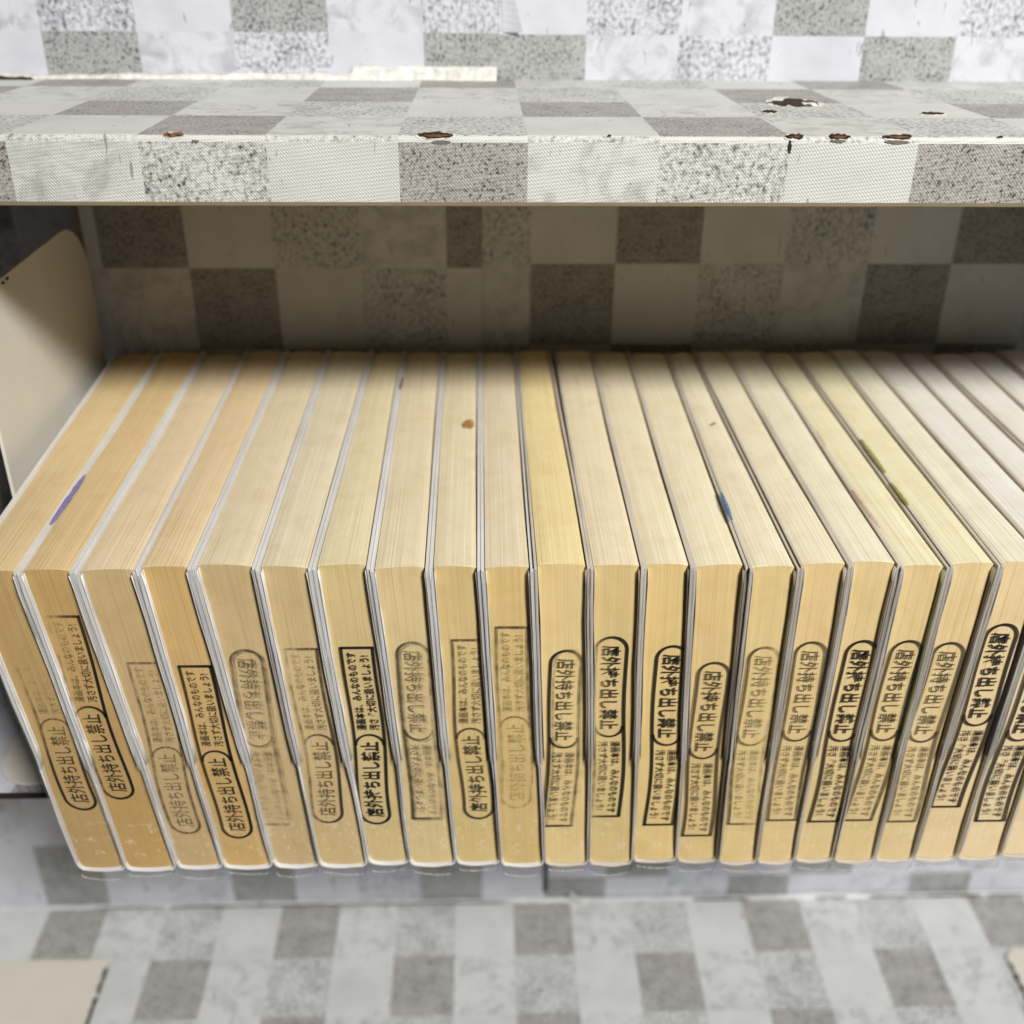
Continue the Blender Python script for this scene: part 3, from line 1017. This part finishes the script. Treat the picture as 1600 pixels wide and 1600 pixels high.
    def tone(c, g0, g1):
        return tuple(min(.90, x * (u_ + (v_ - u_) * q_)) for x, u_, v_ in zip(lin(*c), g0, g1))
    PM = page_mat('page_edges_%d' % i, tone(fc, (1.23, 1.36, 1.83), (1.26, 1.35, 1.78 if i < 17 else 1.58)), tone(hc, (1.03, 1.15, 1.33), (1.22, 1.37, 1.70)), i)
    mb = MB(); fore = []
    nu = 14
    hv = [0.006, .03, .06, .12, .2, .3, .37, .42, .5, .6, .7, .8, .9, .96, .985, 1.0]
    dv = [0, .004, .02, .06, .12, .22, .34, .46, .58, .70, .82, .92, .985, 1.0]
    jag = [rnd.uniform(-.00005, .00005) for _ in range(nu + 1)]
    skew = rnd.uniform(-.0004, .0004)

    def bx(u, h, d):
        t = thick(h) + (.00030 if h > .385 else .00006)
        a, b = xl(h, d) + t, xr(h, d) - t
        f = .5 - .5 * math.cos(math.pi * u) if False else u
        return a + (b - a) * f
    front, topg = [], []
    dep = (y1 - .0014) - pf
    for h in hv:
        row = []
        for q in range(nu + 1):
            u = q / nu
            edge = (abs(u - .5) * 2) ** 6
            y = pf + jag[q] * (.3 + .7 * h) + .0004 * math.sin(h * 7 + i) * (u - .5) + edge * .0005 - .0007 * max(0, 1 - h / .10) + (skew * (u - .5) * 2 if h > .8 else 0)
            z = Z(h) if h < 1 else zt - .0003 + .0004 * math.cos((u - .5) * math.pi) - edge * .0004
            if h < .05:
                z += .0006 * (1 - math.sin(math.pi * u)) * (1 if h < .02 else .4)
            row.append(mb.vert((bx(u, h, 0), y, z)))
        front.append(row)
    for d in dv:
        row = []
        for q in range(nu + 1):
            u = q / nu
            edge = (abs(u - .5) * 2) ** 6
            if d == 0:
                row.append(front[-1][q]); continue
            z = zt - .0003 + .0004 * math.cos((u - .5) * math.pi) - edge * .0004 + .0003 * math.sin(d * 9 + i * 1.7) * (u - .5) - .0006 * math.sin(math.pi * d)
            row.append(mb.vert((bx(u, 1.0, d), pf + dep * d, z)))
        topg.append(row)
    wmm = (TX[i + 1] - TX[i]) * 1000

    def pu(q):
        return q / nu * wmm
    for r in range(len(hv) - 1):
        for q in range(nu):
            va, vb = hv[r] * 122, hv[r + 1] * 122
            mb.face([front[r][q], front[r][q + 1], front[r + 1][q + 1], front[r + 1][q]], 0, [(pu(q), va), (pu(q + 1), va), (pu(q + 1), vb), (pu(q), vb)], (1, 1, 1))
    for r in range(len(dv) - 1):
        for q in range(nu):
            va, vb = 122 + dv[r] * 182, 122 + dv[r + 1] * 182
            mb.face([topg[r][q], topg[r][q + 1], topg[r + 1][q + 1], topg[r + 1][q]], 0, [(pu(q), va), (pu(q + 1), va), (pu(q + 1), vb), (pu(q), vb)], (0, 0, 0))
    # sides, rear and bottom of the block
    bl = [[mb.vert((bx(s, h, 1), pf + dep, Z(h))) for h in hv[:-1]] + [topg[-1][0 if s == 0 else nu]] for s in (0, 1)]
    for s in (0, 1):
        fr = [front[r][0 if s == 0 else nu] for r in range(len(hv))]
        for r in range(len(hv) - 2):
            q4 = [fr[r], fr[r + 1], bl[s][r + 1], bl[s][r]]
            mb.face(q4 if s == 0 else q4[::-1], 0, [(0, 0)] * 4, (1, 1, 1))
        edge_top = [row[0 if s == 0 else nu] for row in topg]
        poly = [fr[-2]] + edge_top + [bl[s][-2]]
        mb.face(poly if s == 0 else poly[::-1], 0, [(0, 0)] * len(poly), (1, 1, 1))
    for r in range(len(hv) - 2):
        mb.face([bl[1][r], bl[0][r], bl[0][r + 1], bl[1][r + 1]], 0, [(0, 0)] * 4, (1, 1, 1))
    mb.face([bl[1][-2], bl[0][-2]] + topg[-1], 0, [(0, 0)] * (nu + 3), (0, 0, 0))
    mb.face(list(front[0]) [::-1] + [bl[0][0], bl[1][0]], 0, [(0, 0)] * (nu + 3), (1, 1, 1))
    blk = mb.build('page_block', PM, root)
    ca = blk.data.color_attributes['kind']
    vals = [1 - ca.data[k].color[0] for k in range(len(ca.data))]
    fa = blk.data.attributes.new('fore', 'FLOAT', 'CORNER')
    fa.data.foreach_set('value', vals)

    # clear sleeve round the cover
    mb = MB(); prev = None
    sds = [(-.0016, 0), (-.0004, 0), (.02, .02), (.5, .5), (1.0, 1.0)]
    for yo, d in ((-.0012, 0), (-.0002, 0), (.02, None), (.09, None), (y1 - y0 + .0006, 1.0)):
        dd = d if d is not None else yo / (y1 - y0)
        P = []
        up_ = upath(dd, .00006, False)
        zmin = min(z for _, z in up_)
        for x, z in up_:
            k = max(0, min(1, (zb + .004 - z) / .004))
            zz_ = z - k * k * (.0023 + .0012 * math.sin(i * 2.1 + x * 90))
            P.append((x + (rnd.uniform(-.00012, .00012) if yo < 0 else 0), zz_))
        cur = [mb.vert((x, y0 + yo, z)) for x, z in P]
        if prev:
            for k in range(len(cur) - 1):
                mb.face([prev[k], cur[k], cur[k + 1], prev[k + 1]], 1 if -.0013 < yo < 0 and d is not None and mb.v[cur[k]][2] < zb - .0004 else 0)
        prev = cur
    # folded front edges of the sleeve: a soft translucent roll over the edges of cover and flap
    for sd in (0, 1):
        prev = None
        for h in [0.03, .10, .2, .30, .36, .375, .39, .42, .5, .62, .74, .86, .95, .985, .996]:
            fat = thick(h) + (.00055 if h > .38 and i < 10 else .00022 if h > .38 else .00010) + .00022 * math.sin(h * 17 + i * 2 + sd) ** 2
            x0_ = xl(h, 0) - .00004 if sd == 0 else xr(h, 0) + .00004
            out_ = (.0013 if h > .38 else .0007) + .0005 * math.sin(h * 13 + i * 1.3 + sd * 2)
            if h > .97:
                out_ *= .4
            cur = []
            for k in range(6):
                a = math.pi * k / 5
                xx = x0_ + (fat * (.5 - .5 * math.cos(a))) * (1 if sd == 0 else -1)
                cur.append(mb.vert((xx, y0 + .0003 - out_ * math.sin(a) + (.0012 if k == 5 else 0), Z(h))))
            if prev:
                for k in range(5):
                    mb.face([prev[k], prev[k + 1], cur[k + 1], cur[k]], 1)
            prev = cur
    slv = mb.build('clear_sleeve', [SLEEVE, RIM], root, True)

    if i in ST:
        (tx_, ty_), (bx2, by2), up, k0, k1, kw = ST[i]
        py = pf - .0007
        tx_ += 7 if i > 13 else 0; bx2 += 6 if i > 13 else 0
        stamp(blk, at(tx_, ty_, 1, py), at(bx2, by2, 1, py), up, k0, k1, seed=i, **kw)

# ink and dirt on single books
books = [o for o in bpy.data.objects if o.name.startswith('comic_book')]
books.sort(key=lambda o: o.location.x)


def child(o, name):
    return [c for c in o.children if c.name.startswith(name)][0]


def mark(i, name, px0, px1, width, mat, parent, lift=.0007, w2=None):
    """a streak on the top of the row between two pixels"""
    a, b = at(*px0, 2, ZTOP), at(*px1, 2, ZTOP)
    mb = MB(); prev = None
    rnd = random.Random(i)
    n = 14
    for k in range(n + 1):
        f = k / n
        p = a + (b - a) * f
        w = width * (math.sin(math.pi * (f * .9 + .05)) ** .4) * rnd.uniform(.8, 1.1) / 2
        cur = [mb.vert((p.x - w, p.y, ZTOP + lift)), mb.vert((p.x + w, p.y, ZTOP + lift))]
        if prev:
            mb.face([prev[0], prev[1], cur[1], cur[0]])
        prev = cur
    return mb.build(name, mat, parent)


mark(1, 'ink_smear', (80, 822), (134, 744), .0022, tint_mat('violet_ink', (.20, .17, .50), .75), child(books[1], 'cover'))
mark(2, 'ink_mark', (1345, 689), (1383, 741), .0016, tint_mat('olive_ink', (.28, .27, .02), .85), child(books[18], 'cover'))
mark(3, 'ink_mark', (1392, 757), (1419, 792), .0016, tint_mat('olive_ink', (.28, .27, .02), .75), child(books[18], 'cover'))
mark(4, 'ink_mark', (1126, 772), (1143, 816), .0017, tint_mat('blue_ink', (.03, .13, .32), .9), child(books[14], 'cover'))
mark(5, 'ink_mark', (1331, 768), (1374, 828), .0012, tint_mat('pink_ink', (.42, .20, .17), .6), child(books[17], 'cover'))
mark(6, 'ink_mark', (1275, 675), (1290, 700), .0010, tint_mat('pink_ink', (.42, .20, .17), .5), child(books[17], 'cover'))
mark(7, 'ink_mark', (626, 610), (630, 592), .0012, tint_mat('crimson_ink', (.20, .03, .06), .7), child(books[7], 'cover'))
p = at(733, 662, 2, ZTOP)
patch('orange_spot', Vector((p[0], p[1], ZTOP + .00018)), X_, Y_, ragged(14, .0021, .0030, .35, 4, False), .00005, tint_mat('orange_stain', (.42, .22, .04), .85), child(books[8], 'page_block'))
p = at(1115, 662, 2, ZTOP)
patch('dark_fleck', Vector((p[0], p[1], ZTOP + .00018)), Vector((.8, .6, 0)), Vector((-.6, .8, 0)), ragged(10, .0011, .0004, .35, 4), .00005, TORN_TAN, child(books[13], 'page_block'))
